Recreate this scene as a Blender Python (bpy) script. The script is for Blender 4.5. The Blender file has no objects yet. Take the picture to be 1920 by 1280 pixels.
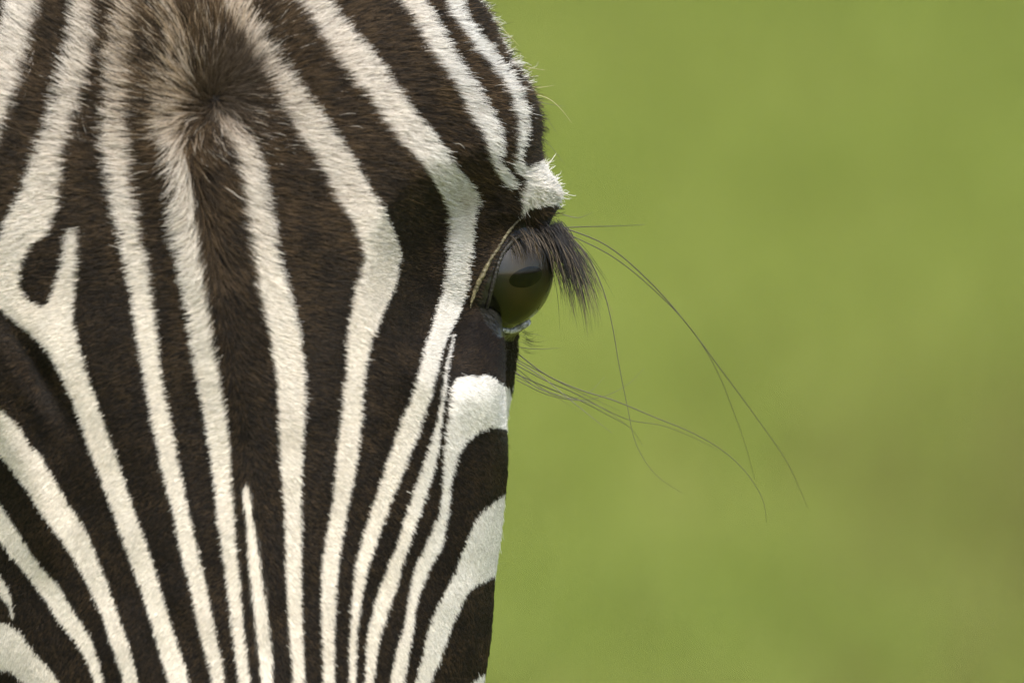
import bpy, math, random
import numpy as np
rng = np.random.default_rng(7)
random.seed(7)
C = bpy.context.scene.collection
SC = bpy.context.scene
D = 4.0                      # metres from the lens to the eye of the zebra
S = 0.36 / 1920              # metres per photo pixel at that distance
PITCH = math.radians(6.0)
F0 = np.array([0.0, 0.0, 1.36])
CP, SP = math.cos(PITCH), math.sin(PITCH)
AX_X = np.array([1.0, 0, 0]); AX_Y = np.array([0, CP, -SP]); AX_Z = np.array([0, SP, CP])

# ------------------------------------------------------------------ camera, sky, sun
cam = bpy.data.cameras.new('camera'); cam_o = bpy.data.objects.new('camera', cam); C.objects.link(cam_o)
cam.lens = 400; cam.sensor_width = 36; cam.clip_end = 2000; cam.clip_start = 0.1
cam_o.location = F0 - D * AX_Y
cam_o.rotation_euler = (math.pi / 2 - PITCH, 0, 0)
cam.dof.use_dof = True; cam.dof.focus_distance = D - 0.022; cam.dof.aperture_fstop = 10.0
SC.camera = cam_o
w = bpy.data.worlds.new('World'); SC.world = w; w.use_nodes = True
nt = w.node_tree; bg = nt.nodes['Background']
sky = nt.nodes.new('ShaderNodeTexSky'); sky.sky_type = 'NISHITA'; sky.sun_disc = False
SUN_EL, SUN_AZ = math.radians(56), math.radians(168)     # azimuth clockwise from +Y
sky.sun_elevation = SUN_EL; sky.sun_rotation = SUN_AZ; sky.air_density = 1.0; sky.dust_density = 3.0; sky.ozone_density = 1.0
nt.links.new(sky.outputs[0], bg.inputs[0]); bg.inputs[1].default_value = 0.1
sun = bpy.data.lights.new('sun', 'SUN'); sun.energy = 1.4; sun.angle = math.radians(20); sun.color = (1, .95, .86)
so = bpy.data.objects.new('sun', sun); C.objects.link(so)
so.rotation_euler = (math.pi / 2 - SUN_EL, 0, math.pi - SUN_AZ)
SC.view_settings.view_transform = 'Standard'; SC.view_settings.look = 'None'; SC.view_settings.gamma = 1
SC.view_settings.exposure = 2.0
SC.cycles.max_bounces = 8; SC.cycles.transparent_max_bounces = 16

# ------------------------------------------------------------------ helpers
def lin(*c):
    return [((x / 255) / 12.92 if x / 255 <= .04045 else ((x / 255 + .055) / 1.055) ** 2.4) for x in c]
def sstep(a, b, x):
    t = np.clip((np.asarray(x, float) - a) / (b - a), 0, 1); return t * t * (3 - 2 * t)
def unit(a):
    return a / np.maximum(np.linalg.norm(a, axis=-1, keepdims=True), 1e-9)
def table(pts, mono=True):
    a = np.array(pts, float)
    # smooth (cosine-free) monotone-ish cubic through the table
    xs, ys = a[:, 0], a[:, 1]
    m = np.gradient(ys, xs)
    if mono:                 # keep the curve from overshooting its points
        dl = np.diff(ys) / np.diff(xs)
        for i in range(len(xs)):
            a0 = dl[i-1] if i > 0 else dl[0]; a1 = dl[i] if i < len(dl) else dl[-1]
            m[i] = 0 if a0*a1 <= 0 else np.sign(m[i]) * min(abs(m[i]), 3*abs(a0), 3*abs(a1))
    def f(x):
        x = np.clip(np.asarray(x, float), xs[0], xs[-1])
        i = np.clip(np.searchsorted(xs, x) - 1, 0, len(xs) - 2)
        h = xs[i + 1] - xs[i]; t = (x - xs[i]) / h
        return ((2*t**3 - 3*t**2 + 1) * ys[i] + (t**3 - 2*t**2 + t) * h * m[i]
                + (-2*t**3 + 3*t**2) * ys[i+1] + (t**3 - t**2) * h * m[i+1])
    return f
_perm = rng.random((256, 256))
def noise2(x, y):
    x = np.asarray(x, float); y = np.asarray(y, float)
    xi = np.floor(x).astype(int); yi = np.floor(y).astype(int); fx = x - xi; fy = y - yi
    fx = fx*fx*(3-2*fx); fy = fy*fy*(3-2*fy)
    g = lambda a, b: _perm[a & 255, b & 255]
    return (g(xi, yi)*(1-fx)*(1-fy) + g(xi+1, yi)*fx*(1-fy) + g(xi, yi+1)*(1-fx)*fy + g(xi+1, yi+1)*fx*fy) * 2 - 1
def fbm(x, y, n=3):
    r = 0; a = 1; t = 0
    for k in range(n):
        r = r + a * noise2(x * 2**k + 17*k, y * 2**k + 5*k); t += a; a *= .5
    return r / t
def to_world(P):             # head frame (right, away, up) -> world
    P = np.asarray(P, float)
    return F0 + P[..., 0:1]*AX_X + P[..., 1:2]*AX_Y + P[..., 2:3]*AX_Z
def head_pt(u, v, y):        # head-frame point of a face feature at face coordinates (u, v) and depth y
    u, v, y = np.broadcast_arrays(np.asarray(u, float), np.asarray(v, float), np.asarray(y, float))
    k = S * (D + y) / D
    return np.stack([(u - 960) * k, y, (640 - v) * k], -1)
def mesh_obj(name, verts, faces, mats, parent=None, smooth=True, ctr=None):
    me = bpy.data.meshes.new(name)
    me.from_pydata([tuple(p) for p in verts] if not isinstance(verts, list) else verts, [], faces)
    for m in (mats if isinstance(mats, (list, tuple)) else [mats]): me.materials.append(m)
    if smooth: me.polygons.foreach_set('use_smooth', [True] * len(me.polygons))
    me.update()
    if ctr is not None:      # faces outward from ctr
        nn_ = np.zeros(len(me.polygons)*3); me.polygons.foreach_get('normal', nn_); cc_ = np.zeros(len(me.polygons)*3); me.polygons.foreach_get('center', cc_)
        if ((nn_.reshape(-1, 3)*(cc_.reshape(-1, 3) - ctr)).sum(1)).mean() < 0: me.flip_normals()
    o = bpy.data.objects.new(name, me); C.objects.link(o)
    if parent: o.parent = parent
    return o
def tube(pts, rad, n=6):
    pts = np.asarray(pts, float); rad = np.broadcast_to(np.asarray(rad, float), (len(pts),))
    t = unit(np.gradient(pts, axis=0)); ref = np.array([.13, .97, .2]); V = []; Fc = []
    for i in range(len(pts)):
        a = unit(np.cross(t[i], ref)); b = np.cross(t[i], a)
        for k in range(n):
            q = 2*math.pi*k/n; V.append(tuple(pts[i] + rad[i]*(math.cos(q)*a + math.sin(q)*b)))
    for i in range(len(pts)-1):
        for k in range(n):
            Fc.append((i*n+k, i*n+(k+1) % n, (i+1)*n+(k+1) % n, (i+1)*n+k))
    Fc.append(tuple(range(n))[::-1]); Fc.append(tuple((len(pts)-1)*n+k for k in range(n)))
    return V, Fc
def spline(pts, n):
    a = np.array(pts, float); d = np.r_[0, np.cumsum(np.linalg.norm(np.diff(a, axis=0), axis=1))]
    q = np.linspace(0, d[-1], n)
    return np.stack([table(np.stack([d, a[:, k]], 1), False)(q) for k in range(a.shape[1])], 1)
def hair_obj(name, P, R, Col, mat, parent=None):     # P (N,K,3) world, R (N,K), Col (N,K,3)
    N, K = P.shape[:2]
    cu = bpy.data.hair_curves.new(name); cu.add_curves([K] * N)
    cu.attributes['position'].data.foreach_set('vector', P.astype(np.float32).ravel())
    ra = cu.attributes.get('radius') or cu.attributes.new('radius', 'FLOAT', 'POINT')
    ra.data.foreach_set('value', R.astype(np.float32).ravel())
    ca = cu.attributes.new('hair_col', 'FLOAT_COLOR', 'POINT')
    ca.data.foreach_set('color', np.concatenate([Col, np.ones((N, K, 1))], -1).astype(np.float32).ravel())
    cu.materials.append(mat)
    o = bpy.data.objects.new(name, cu); C.objects.link(o); o['kind'] = 'stuff'
    if parent: o.parent = parent
    return o

# ------------------------------------------------------------------ materials
def new_mat(name):
    m = bpy.data.materials.new(name); m.use_nodes = True
    return m, m.node_tree, m.node_tree.nodes['Principled BSDF']
def plain(name, col, rough=.6, spec=.5, noise=None):
    m, t, p = new_mat(name); p.inputs['Roughness'].default_value = rough; p.inputs['Specular IOR Level'].default_value = spec
    p.inputs['Base Color'].default_value = (*col, 1)
    if noise:
        tx = t.nodes.new('ShaderNodeTexNoise'); tx.inputs['Scale'].default_value = noise[0]; tx.inputs['Detail'].default_value = 6
        gc = t.nodes.new('ShaderNodeTexCoord'); t.links.new(gc.outputs['Object'], tx.inputs['Vector'])
        r = t.nodes.new('ShaderNodeValToRGB'); r.color_ramp.elements[0].position = .35; r.color_ramp.elements[1].position = .65
        r.color_ramp.elements[0].color = (*col, 1); r.color_ramp.elements[1].color = (*noise[1], 1)
        t.links.new(tx.outputs['Fac'], r.inputs[0]); t.links.new(r.outputs[0], p.inputs['Base Color'])
        b = t.nodes.new('ShaderNodeBump'); b.inputs['Strength'].default_value = noise[2]; b.inputs['Distance'].default_value = .001
        t.links.new(tx.outputs['Fac'], b.inputs['Height']); t.links.new(b.outputs[0], p.inputs['Normal'])
    return m
def hair_mat(name, rough=.45, spec=.25, trans=.15):
    m, t, p = new_mat(name)
    a = t.nodes.new('ShaderNodeAttribute'); a.attribute_name = 'hair_col'
    t.links.new(a.outputs['Color'], p.inputs['Base Color'])
    p.inputs['Roughness'].default_value = rough; p.inputs['Specular IOR Level'].default_value = spec
    tr = t.nodes.new('ShaderNodeBsdfTranslucent'); t.links.new(a.outputs['Color'], tr.inputs[0])
    mx = t.nodes.new('ShaderNodeMixShader'); mx.inputs[0].default_value = trans
    t.links.new(p.outputs[0], mx.inputs[1]); t.links.new(tr.outputs[0], mx.inputs[2])
    t.links.new(mx.outputs[0], t.nodes['Material Output'].inputs[0])
    return m
M_fur = hair_mat('fur_strands', .55, .18, .22)
M_lash = hair_mat('lash_strands', .45, .25, .05)
M_grass = hair_mat('grass_blades', .6, .2, .3)
M_whisker = plain('whisker_hair', (.035, .028, .014), .35, .6)
M_whisker_pale = plain('pale_whisker_hair', (.35, .30, .18), .4, .5)
M_lid = plain('dark_eyelid_skin', (.007, .0065, .005), .45, .3, (900, (.020, .018, .012), .6))
M_lidrim = plain('tan_eyelid_rim', (.03, .026, .013), .5, .3, (420, (.15, .13, .07), .8))
M_lidpale = plain('pale_moist_lower_lid', (.09, .095, .09), .3, .6, (500, (.46, .47, .47), .5))
M_lens = plain('eyeball_white', (.010, .009, .006), .3, .3)
M_pupil = plain('pupil_black', (.0006, .0008, .0008), .5, .0)
M_hoof = plain('hoof_horn', (.03, .027, .024), .5, .4, (60, (.06, .05, .04), .4))
M_nose = plain('dark_muzzle_skin', (.02, .017, .015), .5, .4, (300, (.035, .03, .027), .6))
M_iris, t, p = new_mat('brown_iris')
p.inputs['Roughness'].default_value = .5; p.inputs['Specular IOR Level'].default_value = .2
at = t.nodes.new('ShaderNodeAttribute'); at.attribute_name = 'iris_r'
nz = t.nodes.new('ShaderNodeTexNoise'); nz.inputs['Scale'].default_value = 260; nz.inputs['Detail'].default_value = 5
ad = t.nodes.new('ShaderNodeMath'); ad.operation = 'MULTIPLY_ADD'; ad.inputs[1].default_value = .5; t.links.new(nz.outputs['Fac'], ad.inputs[0]); t.links.new(at.outputs['Fac'], ad.inputs[2])
rp = t.nodes.new('ShaderNodeValToRGB'); e = rp.color_ramp.elements
e[0].position = .3; e[0].color = (.012, .0095, .004, 1); e[1].position = 1.25 if False else 1.0; e[1].color = (.003, .003, .002, 1)
q = e.new(.6); q.color = (.044, .028, .009, 1); q = e.new(.85); q.color = (.007, .0065, .003, 1)
t.links.new(ad.outputs[0], rp.inputs[0]); t.links.new(rp.outputs[0], p.inputs['Base Color'])
M_cornea = bpy.data.materials.new('clear_cornea'); M_cornea.use_nodes = True; t = M_cornea.node_tree
t.nodes.remove(t.nodes['Principled BSDF'])
gl = t.nodes.new('ShaderNodeBsdfGlossy'); gl.inputs['Roughness'].default_value = .03
tp = t.nodes.new('ShaderNodeBsdfTransparent'); tp.inputs[0].default_value = (.93, .95, .9, 1)
fr = t.nodes.new('ShaderNodeFresnel'); fr.inputs['IOR'].default_value = 1.40
mx = t.nodes.new('ShaderNodeMixShader'); fm = t.nodes.new('ShaderNodeMath'); fm.operation = 'MULTIPLY'; fm.inputs[1].default_value = 1.0; t.links.new(fr.outputs[0], fm.inputs[0]); t.links.new(fm.outputs[0], mx.inputs[0]); t.links.new(tp.outputs[0], mx.inputs[1]); t.links.new(gl.outputs[0], mx.inputs[2])
t.links.new(mx.outputs[0], t.nodes['Material Output'].inputs[0])
# coat skin: attribute 'white' on the head, attribute 'band' (stripe phase) on neck, trunk and legs
M_coat, t, p = new_mat('striped_coat')
aw = t.nodes.new('ShaderNodeAttribute'); aw.attribute_name = 'white'
ab = t.nodes.new('ShaderNodeAttribute'); ab.attribute_name = 'band'
ah = t.nodes.new('ShaderNodeAttribute'); ah.attribute_name = 'is_head'
tc = t.nodes.new('ShaderNodeTexCoord'); nz = t.nodes.new('ShaderNodeTexNoise'); nz.inputs['Scale'].default_value = 5; t.links.new(tc.outputs['Object'], nz.inputs['Vector'])
def mth(op, a, b=None, c=None):
    n = t.nodes.new('ShaderNodeMath'); n.operation = op
    for i, x in enumerate((a, b, c)):
        if x is None: continue
        if isinstance(x, (int, float)): n.inputs[i].default_value = x
        else: t.links.new(x, n.inputs[i])
    return n.outputs[0]
ph = mth('MULTIPLY_ADD', nz.outputs['Fac'], 2.2, ab.outputs['Fac'])
st = mth('MULTIPLY_ADD', mth('SINE', ph), 4.0, .5)
st.node.use_clamp = True
sel = t.nodes.new('ShaderNodeMix'); sel.data_type = 'FLOAT'
t.links.new(ah.outputs['Fac'], sel.inputs[0]); t.links.new(st, sel.inputs[2]); t.links.new(aw.outputs['Fac'], sel.inputs[3])
cm = t.nodes.new('ShaderNodeMix'); cm.data_type = 'RGBA'; t.links.new(sel.outputs[0], cm.inputs[0])
cm.inputs[6].default_value = (.005, .004, .003, 1); cm.inputs[7].default_value = (.52, .48, .41, 1)
abr = t.nodes.new('ShaderNodeAttribute'); abr.attribute_name = 'bare'
sk = t.nodes.new('ShaderNodeTexNoise'); sk.inputs['Scale'].default_value = 260; sk.inputs['Detail'].default_value = 5; sk.inputs['Distortion'].default_value = 1.5; t.links.new(tc.outputs['Object'], sk.inputs['Vector'])
skr = t.nodes.new('ShaderNodeValToRGB'); skr.color_ramp.elements[0].position = .38; skr.color_ramp.elements[0].color = (.004, .004, .0028, 1); skr.color_ramp.elements[1].position = .72; skr.color_ramp.elements[1].color = (.012, .0115, .008, 1)
t.links.new(sk.outputs['Fac'], skr.inputs[0])
cb = t.nodes.new('ShaderNodeMix'); cb.data_type = 'RGBA'; t.links.new(abr.outputs['Fac'], cb.inputs[0]); t.links.new(cm.outputs[2], cb.inputs[6]); t.links.new(skr.outputs[0], cb.inputs[7])
t.links.new(cb.outputs[2], p.inputs['Base Color'])
t.links.new(mth('MULTIPLY_ADD', abr.outputs['Fac'], -.42, .8), p.inputs['Roughness']); t.links.new(mth('MULTIPLY_ADD', abr.outputs['Fac'], .25, .1), p.inputs['Specular IOR Level'])
fn = t.nodes.new('ShaderNodeTexNoise'); fn.inputs['Scale'].default_value = 400; t.links.new(tc.outputs['Object'], fn.inputs['Vector'])
bp = t.nodes.new('ShaderNodeBump'); bp.inputs['Strength'].default_value = .5; bp.inputs['Distance'].default_value = .002
t.links.new(fn.outputs['Fac'], bp.inputs['Height']); t.links.new(bp.outputs[0], p.inputs['Normal'])

# ------------------------------------------------------------------ ground
M_ground, t, p = new_mat('grassland')
tc = t.nodes.new('ShaderNodeTexCoord')
def nzs(scale, detail=3, dist=0):
    n = t.nodes.new('ShaderNodeTexNoise'); n.inputs['Scale'].default_value = scale; n.inputs['Detail'].default_value = detail
    n.inputs['Distortion'].default_value = dist; t.links.new(tc.outputs['Object'], n.inputs['Vector']); return n.outputs['Fac']
def rampn(fac, pts):
    r = t.nodes.new('ShaderNodeValToRGB'); e = r.color_ramp.elements
    e[0].position, e[0].color = pts[0][0], (*pts[0][1], 1); e[1].position, e[1].color = pts[-1][0], (*pts[-1][1], 1)
    for a, c in pts[1:-1]: q = e.new(a); q.color = (*c, 1)
    t.links.new(fac, r.inputs[0]); return r.outputs[0]
c1 = rampn(nzs(.35, 4), [(.35, (.120, .140, .021)), (.65, (.153, .172, .033))])
c2 = rampn(nzs(60, 6), [(.3, (.7, .7, .6)), (.7, (1.25, 1.25, 1.2))])
mxn = t.nodes.new('ShaderNodeMix'); mxn.data_type = 'RGBA'; mxn.blend_type = 'MULTIPLY'; mxn.inputs[0].default_value = .6
t.links.new(c1, mxn.inputs[6]); t.links.new(c2, mxn.inputs[7])
# a worn, browner patch of the sward: vertex attribute 'worn'
aw = t.nodes.new('ShaderNodeAttribute'); aw.attribute_name = 'worn'
mw = t.nodes.new('ShaderNodeMix'); mw.data_type = 'RGBA'; t.links.new(aw.outputs['Fac'], mw.inputs[0])
t.links.new(mxn.outputs[2], mw.inputs[6]); mw.inputs[7].default_value = (.074, .068, .012, 1)
al_ = t.nodes.new('ShaderNodeAttribute'); al_.attribute_name = 'lush'
ml = t.nodes.new('ShaderNodeMix'); ml.data_type = 'RGBA'; t.links.new(al_.outputs['Fac'], ml.inputs[0])
t.links.new(mw.outputs[2], ml.inputs[6]); ml.inputs[7].default_value = (.098, .128, .017, 1)
t.links.new(ml.outputs[2], p.inputs['Base Color']); p.inputs['Roughness'].default_value = .9; p.inputs['Specular IOR Level'].default_value = .1
def ground_z(x, y):
    return .05 * fbm(x * .15 + 3, y * .15 + 9, 3) * sstep(2, 9, np.hypot(x, y))
def worn_f(x, y):
    a = .95 * np.exp(-(((x - .84) / .42)**2 + ((y - 10.4) / 2.4)**2)) + .35 * np.exp(-(((x - .2) / .9)**2 + ((y - 8.6) / .8)**2))
    b = .6 * sstep(.25, .7, fbm(x * .3 + 40, y * .16 + 11, 3)) * sstep(2.2, 4, np.abs(x))
    return np.clip(a + b, 0, 1)
def lush_f(x, y):
    return np.clip(.8*np.exp(-(((x - .25) / .7)**2 + ((y - 9.6) / .9)**2)) + .5*np.exp(-(((x - 1.4) / .6)**2 + ((y - 18) / 2.5)**2)) + .5*sstep(0, .6, fbm(x*.25+7, y*.2, 3))*sstep(2, 4, np.abs(x)), 0, 1)
n = 281; g = np.linspace(-1, 1, n); gs = np.sign(g) * (np.abs(g) * 12 + np.abs(g)**6 * 600)
gx, gy = np.meshgrid(gs, gs + 6); gx = gx.ravel(); gy = gy.ravel()
gv = np.stack([gx, gy, ground_z(gx, gy)], 1)
gf = [(j*n+i, j*n+i+1, (j+1)*n+i+1, (j+1)*n+i) for j in range(n-1) for i in range(n-1)]
ground = mesh_obj('ground', gv, gf, M_ground); ground['kind'] = 'structure'
ground.data.attributes.new('worn', 'FLOAT', 'POINT').data.foreach_set('value', worn_f(gx, gy).astype(np.float32))
ground.data.attributes.new('lush', 'FLOAT', 'POINT').data.foreach_set('value', lush_f(gx, gy).astype(np.float32))
# grass
NB = 90000
bx = rng.uniform(-3.2, 3.4, NB); by = rng.uniform(4.0, 21, NB)
near = rng.random(NB) < .18; bx[near] = rng.uniform(-4, 3, near.sum()); by[near] = rng.uniform(-2.5, 4, near.sum())
bl = rng.uniform(.03, .09, NB); ang = rng.uniform(0, 2*math.pi, NB); lean = rng.uniform(.2, .9, NB)
tt = np.linspace(0, 1, 4)
P = np.zeros((NB, 4, 3)); P[..., 0] = bx[:, None] + (np.cos(ang)*lean*bl)[:, None]*tt**1.7
P[..., 1] = by[:, None] + (np.sin(ang)*lean*bl)[:, None]*tt**1.7; P[..., 2] = (ground_z(bx, by) - .004)[:, None] + bl[:, None]*tt
gc = np.array([.130, .165, .026]) * rng.uniform(.75, 1.3, (NB, 1)); dry = rng.random(NB) < (.06 + .6*worn_f(bx, by)); gc[dry] = np.array([.12, .10, .03]) * rng.uniform(.7, 1.1, (dry.sum(), 1))
hair_obj('grass', P, np.broadcast_to(.0028 * (1 - .85*tt), (NB, 4)), np.repeat(gc[:, None], 4, 1), M_grass)

# ------------------------------------------------------------------ the stripes of the face, as the animal wears them
def LR(rows):            # band given as (v, left, right) rows
    return [(r[1], r[0]) for r in rows] + [(r[2], r[0]) for r in rows[::-1]]
q = lambda pts, ox, oy, k=2.6667: [(ox + x / k, oy + y / k) for x, y in pts]
WHITE = []
WHITE.append(LR([(-60, 30, 95), (0, 20, 78), (75, -5, 58), (150, -25, 40), (225, -55, 12), (300, -95, -15), (400, -150, -60)]))
s3r = [(147, 437), (148, 475), (144, 512), (141, 550), (137, 587), (138, 610), (142, 625), (152, 662), (163, 700), (176, 737), (189, 775), (202, 812), (216, 850), (225, 875), (249, 950), (276, 1025), (300, 1100), (322, 1175), (347, 1250), (354, 1280), (366, 1330)]
s3l = [(328, 1330), (317, 1280), (307, 1250), (285, 1175), (262, 1100), (234, 1025), (208, 950), (180, 875), (169, 850), (158, 812), (146, 775), (129, 737), (112, 700), (92, 662), (77, 644), (56, 625), (34, 606), (0, 580), (-60, 545), (-120, 480)]
blob = q([(240, 110), (170, 150), (130, 200), (103, 300), (103, 370), (120, 400), (155, 440), (200, 470), (240, 450), (262, 400), (275, 350), (292, 300), (310, 250), (322, 200), (328, 150), (340, 100), (355, 72)], 0, 400)
WHITE.append([(140, -60), (138, 0), (130, 75), (112, 150), (92, 225), (64, 300), (36, 375), (13, 412), (2, 450), (-40, 490), (-120, 480)][::1] + s3l[::-1][1:] + s3r[::-1] + [(142, 428)] + blob[::-1] + [(100, 415), (110, 395), (112, 375), (120, 300), (139, 225), (165, 150), (176, 75), (184, 0), (186, -60)])
WHITE.append(LR([(-60, 232, 270), (0, 222, 262), (75, 212, 254), (150, 202, 242), (187, 199, 240), (225, 195, 242), (262, 193, 246), (300, 199, 248), (337, 204, 251), (375, 209, 256), (412, 218, 262), (450, 226, 270), (475, 231, 276), (550, 246, 287), (625, 255, 294), (700, 270, 302), (775, 281, 317), (850, 298, 332), (875, 302, 337), (950, 322, 352), (1025, 336, 369), (1100, 356, 388), (1175, 371, 401), (1250, 392, 418), (1280, 397, 422), (1330, 408, 432)]))
WHITE.append(LR([(-60, 275, 312), (0, 290, 322), (75, 310, 342), (125, 300, 352), (160, 290, 345), (190, 292, 335), (225, 292, 332), (262, 297, 338), (300, 306, 348), (337, 318, 358), (375, 321, 366), (412, 325, 366), (450, 333, 374), (475, 339, 376), (550, 349, 386), (625, 356, 398), (700, 369, 411), (775, 382, 424), (850, 394, 431), (912, 402, 434), (987, 409, 440), (1062, 421, 447), (1175, 434, 456), (1280, 448, 469), (1330, 455, 475)]))
WHITE.append(LR([(907, 460, 463), (931, 455, 468), (987, 462, 477), (1062, 467, 488), (1137, 475, 499), (1212, 484, 509), (1280, 490, 512), (1330, 495, 515)]))
WHITE.append([(392, 216), (412, 206), (438, 225), (462, 250), (474, 275), (481, 300), (488, 337), (503, 375), (509, 412), (514, 450), (520, 480), (532, 520), (545, 560), (557, 600), (564, 650), (571, 700), (573, 750), (570, 800), (567, 875), (565, 950), (565, 1062), (567, 1175), (572, 1280), (575, 1330), (553, 1330), (550, 1280), (541, 1175), (536, 1062), (533, 950), (526, 875), (522, 800), (522, 750), (516, 700), (508, 650), (497, 600), (485, 560), (477, 520), (471, 480), (467, 450), (458, 412), (454, 375), (447, 337), (441, 300), (425, 270), (408, 250), (398, 232)])
WHITE.append(LR([(-60, 375, 430), (0, 405, 455), (40, 430, 480), (75, 455, 502), (112, 478, 526), (150, 503, 550), (187, 524, 580), (225, 541, 602), (262, 563, 632), (300, 591, 659), (337, 610, 680), (375, 629, 704), (412, 655, 724), (450, 674, 741), (480, 679, 749), (500, 677, 747), (530, 669, 742), (560, 662, 730), (600, 655, 712), (650, 650, 694), (700, 648, 684), (750, 643, 680), (800, 637, 677), (875, 629, 668), (950, 623, 653), (1025, 608, 640), (1062, 604, 636), (1137, 602, 629), (1212, 604, 627), (1280, 606, 627), (1330, 606, 626)]))
s9 = [(-60, 515, 570), (0, 554, 610), (37, 576, 634), (75, 602, 668), (112, 627, 698), (150, 657, 724), (187, 692, 751), (225, 715, 781), (262, 741, 811), (300, 780, 842), (320, 796, 860), (337, 808, 877), (355, 819, 892), (375, 829, 895), (392, 836, 892), (430, 840, 889), (467, 839, 887), (505, 836, 880), (542, 831, 878), (580, 818, 865), (617, 808, 847), (655, 795, 831), (692, 786, 821), (730, 776, 811), (760, 764, 802), (800, 747, 789), (837, 736, 775), (875, 722, 760), (912, 711, 745), (950, 698, 730), (987, 687, 717), (1025, 676, 704), (1062, 666, 691), (1100, 662, 683), (1137, 659, 676), (1212, 655, 668), (1280, 655, 667), (1330, 655, 666)]
WHITE.append(LR(s9))
WHITE.append(LR([(625, 849, 853), (660, 841, 847), (700, 833, 840), (760, 824, 832), (800, 816, 828), (837, 805, 824), (875, 792, 816), (912, 779, 805), (950, 766, 792), (987, 754, 779), (1025, 743, 766), (1062, 727, 754), (1100, 713, 745), (1137, 702, 732), (1175, 692, 719), (1212, 687, 709), (1280, 685, 700), (1330, 683, 697)]))
WHITE.append([(859, 709), (874, 706), (892, 707), (911, 703), (926, 711), (945, 726), (958, 735), (966, 722), (1100, 725), (1100, 812), (947, 806), (921, 801), (895, 811), (876, 826), (863, 845), (856, 864), (852, 882), (846, 905), (844, 931), (842, 957), (837, 980), (833, 1010), (826, 1032), (812, 1055), (803, 1074), (794, 1096), (786, 1119), (779, 1145), (775, 1175), (771, 1205), (764, 1242), (758, 1280), (750, 1330), (720, 1330), (730, 1280), (737, 1250), (745, 1212), (758, 1175), (764, 1137), (769, 1100), (779, 1062), (797, 1025), (812, 987), (822, 969), (826, 950), (829, 912), (831, 875), (833, 837), (837, 800), (840, 785), (844, 755), (849, 724)])
WHITE.append([(1100, 930), (943, 927), (925, 944), (906, 957), (891, 976), (880, 1004), (869, 1029), (859, 1055), (852, 1077), (839, 1100), (824, 1130), (811, 1156), (803, 1179), (797, 1205), (792, 1231), (784, 1257), (779, 1280), (764, 1330), (790, 1330), (807, 1280), (816, 1257), (826, 1239), (831, 1220), (841, 1194), (850, 1167), (861, 1145), (869, 1126), (880, 1107), (895, 1096), (914, 1087), (931, 1079), (1100, 1078)])
WHITE.append([(860, 1330), (876, 1292), (890, 1274), (910, 1261), (1100, 1258), (1100, 1330)])
WHITE.append(LR([(-60, 700, 745), (0, 735, 785), (31, 762, 803), (62, 778, 819), (94, 796, 838), (125, 819, 856), (156, 841, 884), (187, 859, 903), (219, 876, 921), (250, 897, 932), (281, 909, 936), (300, 916, 935), (312, 924, 945), (328, 933, 960), (344, 943, 972), (351, 952, 966)]))
WHITE.append([(800, -60), (820, 0), (834, 31), (853, 62), (876, 94), (904, 125), (931, 156), (949, 187), (958, 219), (963, 250), (961, 281), (957, 300), (957, 312), (970, 325), (983, 338), (978, 352), (975, 380), (977, 396), (966, 416), (985, 396), (1000, 389), (1030, 385), (1045, 384), (1100, 390), (1100, 316), (1010, 306), (985, 312), (972, 303), (975, 281), (983, 250), (981, 219), (972, 187), (959, 156), (931, 125), (911, 94), (882, 62), (862, 31), (855, 0), (840, -60)])
WHITE.append(LR([(-60, 862, 900), (0, 884, 912), (31, 906, 940), (62, 922, 960), (94, 932, 985), (125, 948, 1000), (156, 974, 1005), (175, 992, 1005)]))
WHITE.append([(-120, 640), (0, 767), (37, 802), (56, 838), (75, 852), (105, 905), (128, 946), (150, 976), (169, 1010), (180, 1040), (195, 1077), (210, 1119), (225, 1164), (240, 1205), (251, 1246), (259, 1280), (270, 1330), (240, 1330), (231, 1280), (219, 1235), (206, 1201), (195, 1167), (184, 1137), (169, 1107), (154, 1077), (135, 1044), (112, 1010), (90, 980), (67, 946), (49, 916), (26, 886), (0, 852), (-120, 720)])
WHITE.append([(-120, 800), (0, 946), (22, 980), (41, 1010), (60, 1040), (82, 1070), (109, 1096), (131, 1134), (150, 1164), (165, 1186), (176, 1216), (187, 1250), (195, 1280), (205, 1330), (188, 1330), (178, 1280), (169, 1254), (157, 1227), (139, 1201), (112, 1167), (90, 1134), (67, 1100), (41, 1066), (19, 1040), (0, 1014), (-120, 880)])
WHITE.append([(-120, 980), (0, 1080), (11, 1096), (22, 1122), (24, 1142), (27, 1158), (22, 1160), (17, 1140), (8, 1124), (0, 1116), (-120, 1040)])
WHITE.append([(-120, 1150), (0, 1167), (22, 1173), (41, 1190), (56, 1212), (71, 1231), (90, 1250), (112, 1280), (140, 1330), (70, 1330), (45, 1280), (34, 1272), (19, 1259), (0, 1255), (-120, 1240)])
U0, V0, GU, GV = -120, -60, 1221, 1391
def raster(polys):
    m = np.zeros((GV, GU), np.float32)
    cols = np.arange(GU) + U0
    for pl in polys:
        a = np.array(pl, float); b = np.roll(a, -1, 0)
        lo = max(0, int(a[:, 1].min()) - V0); hi = min(GV, int(a[:, 1].max()) - V0 + 2)
        for j in range(lo, hi):
            y = j + V0 + .37
            k = (a[:, 1] <= y) != (b[:, 1] <= y)
            if not k.any(): continue
            xs = np.sort(a[k, 0] + (y - a[k, 1]) / (b[k, 1] - a[k, 1]) * (b[k, 0] - a[k, 0]))
            for x0, x1 in zip(xs[::2], xs[1::2]):
                m[j] = np.maximum(m[j], np.clip(np.minimum(cols - x0, x1 - cols) + .5, 0, 1))
    return m
MASK = raster(WHITE)
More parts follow.
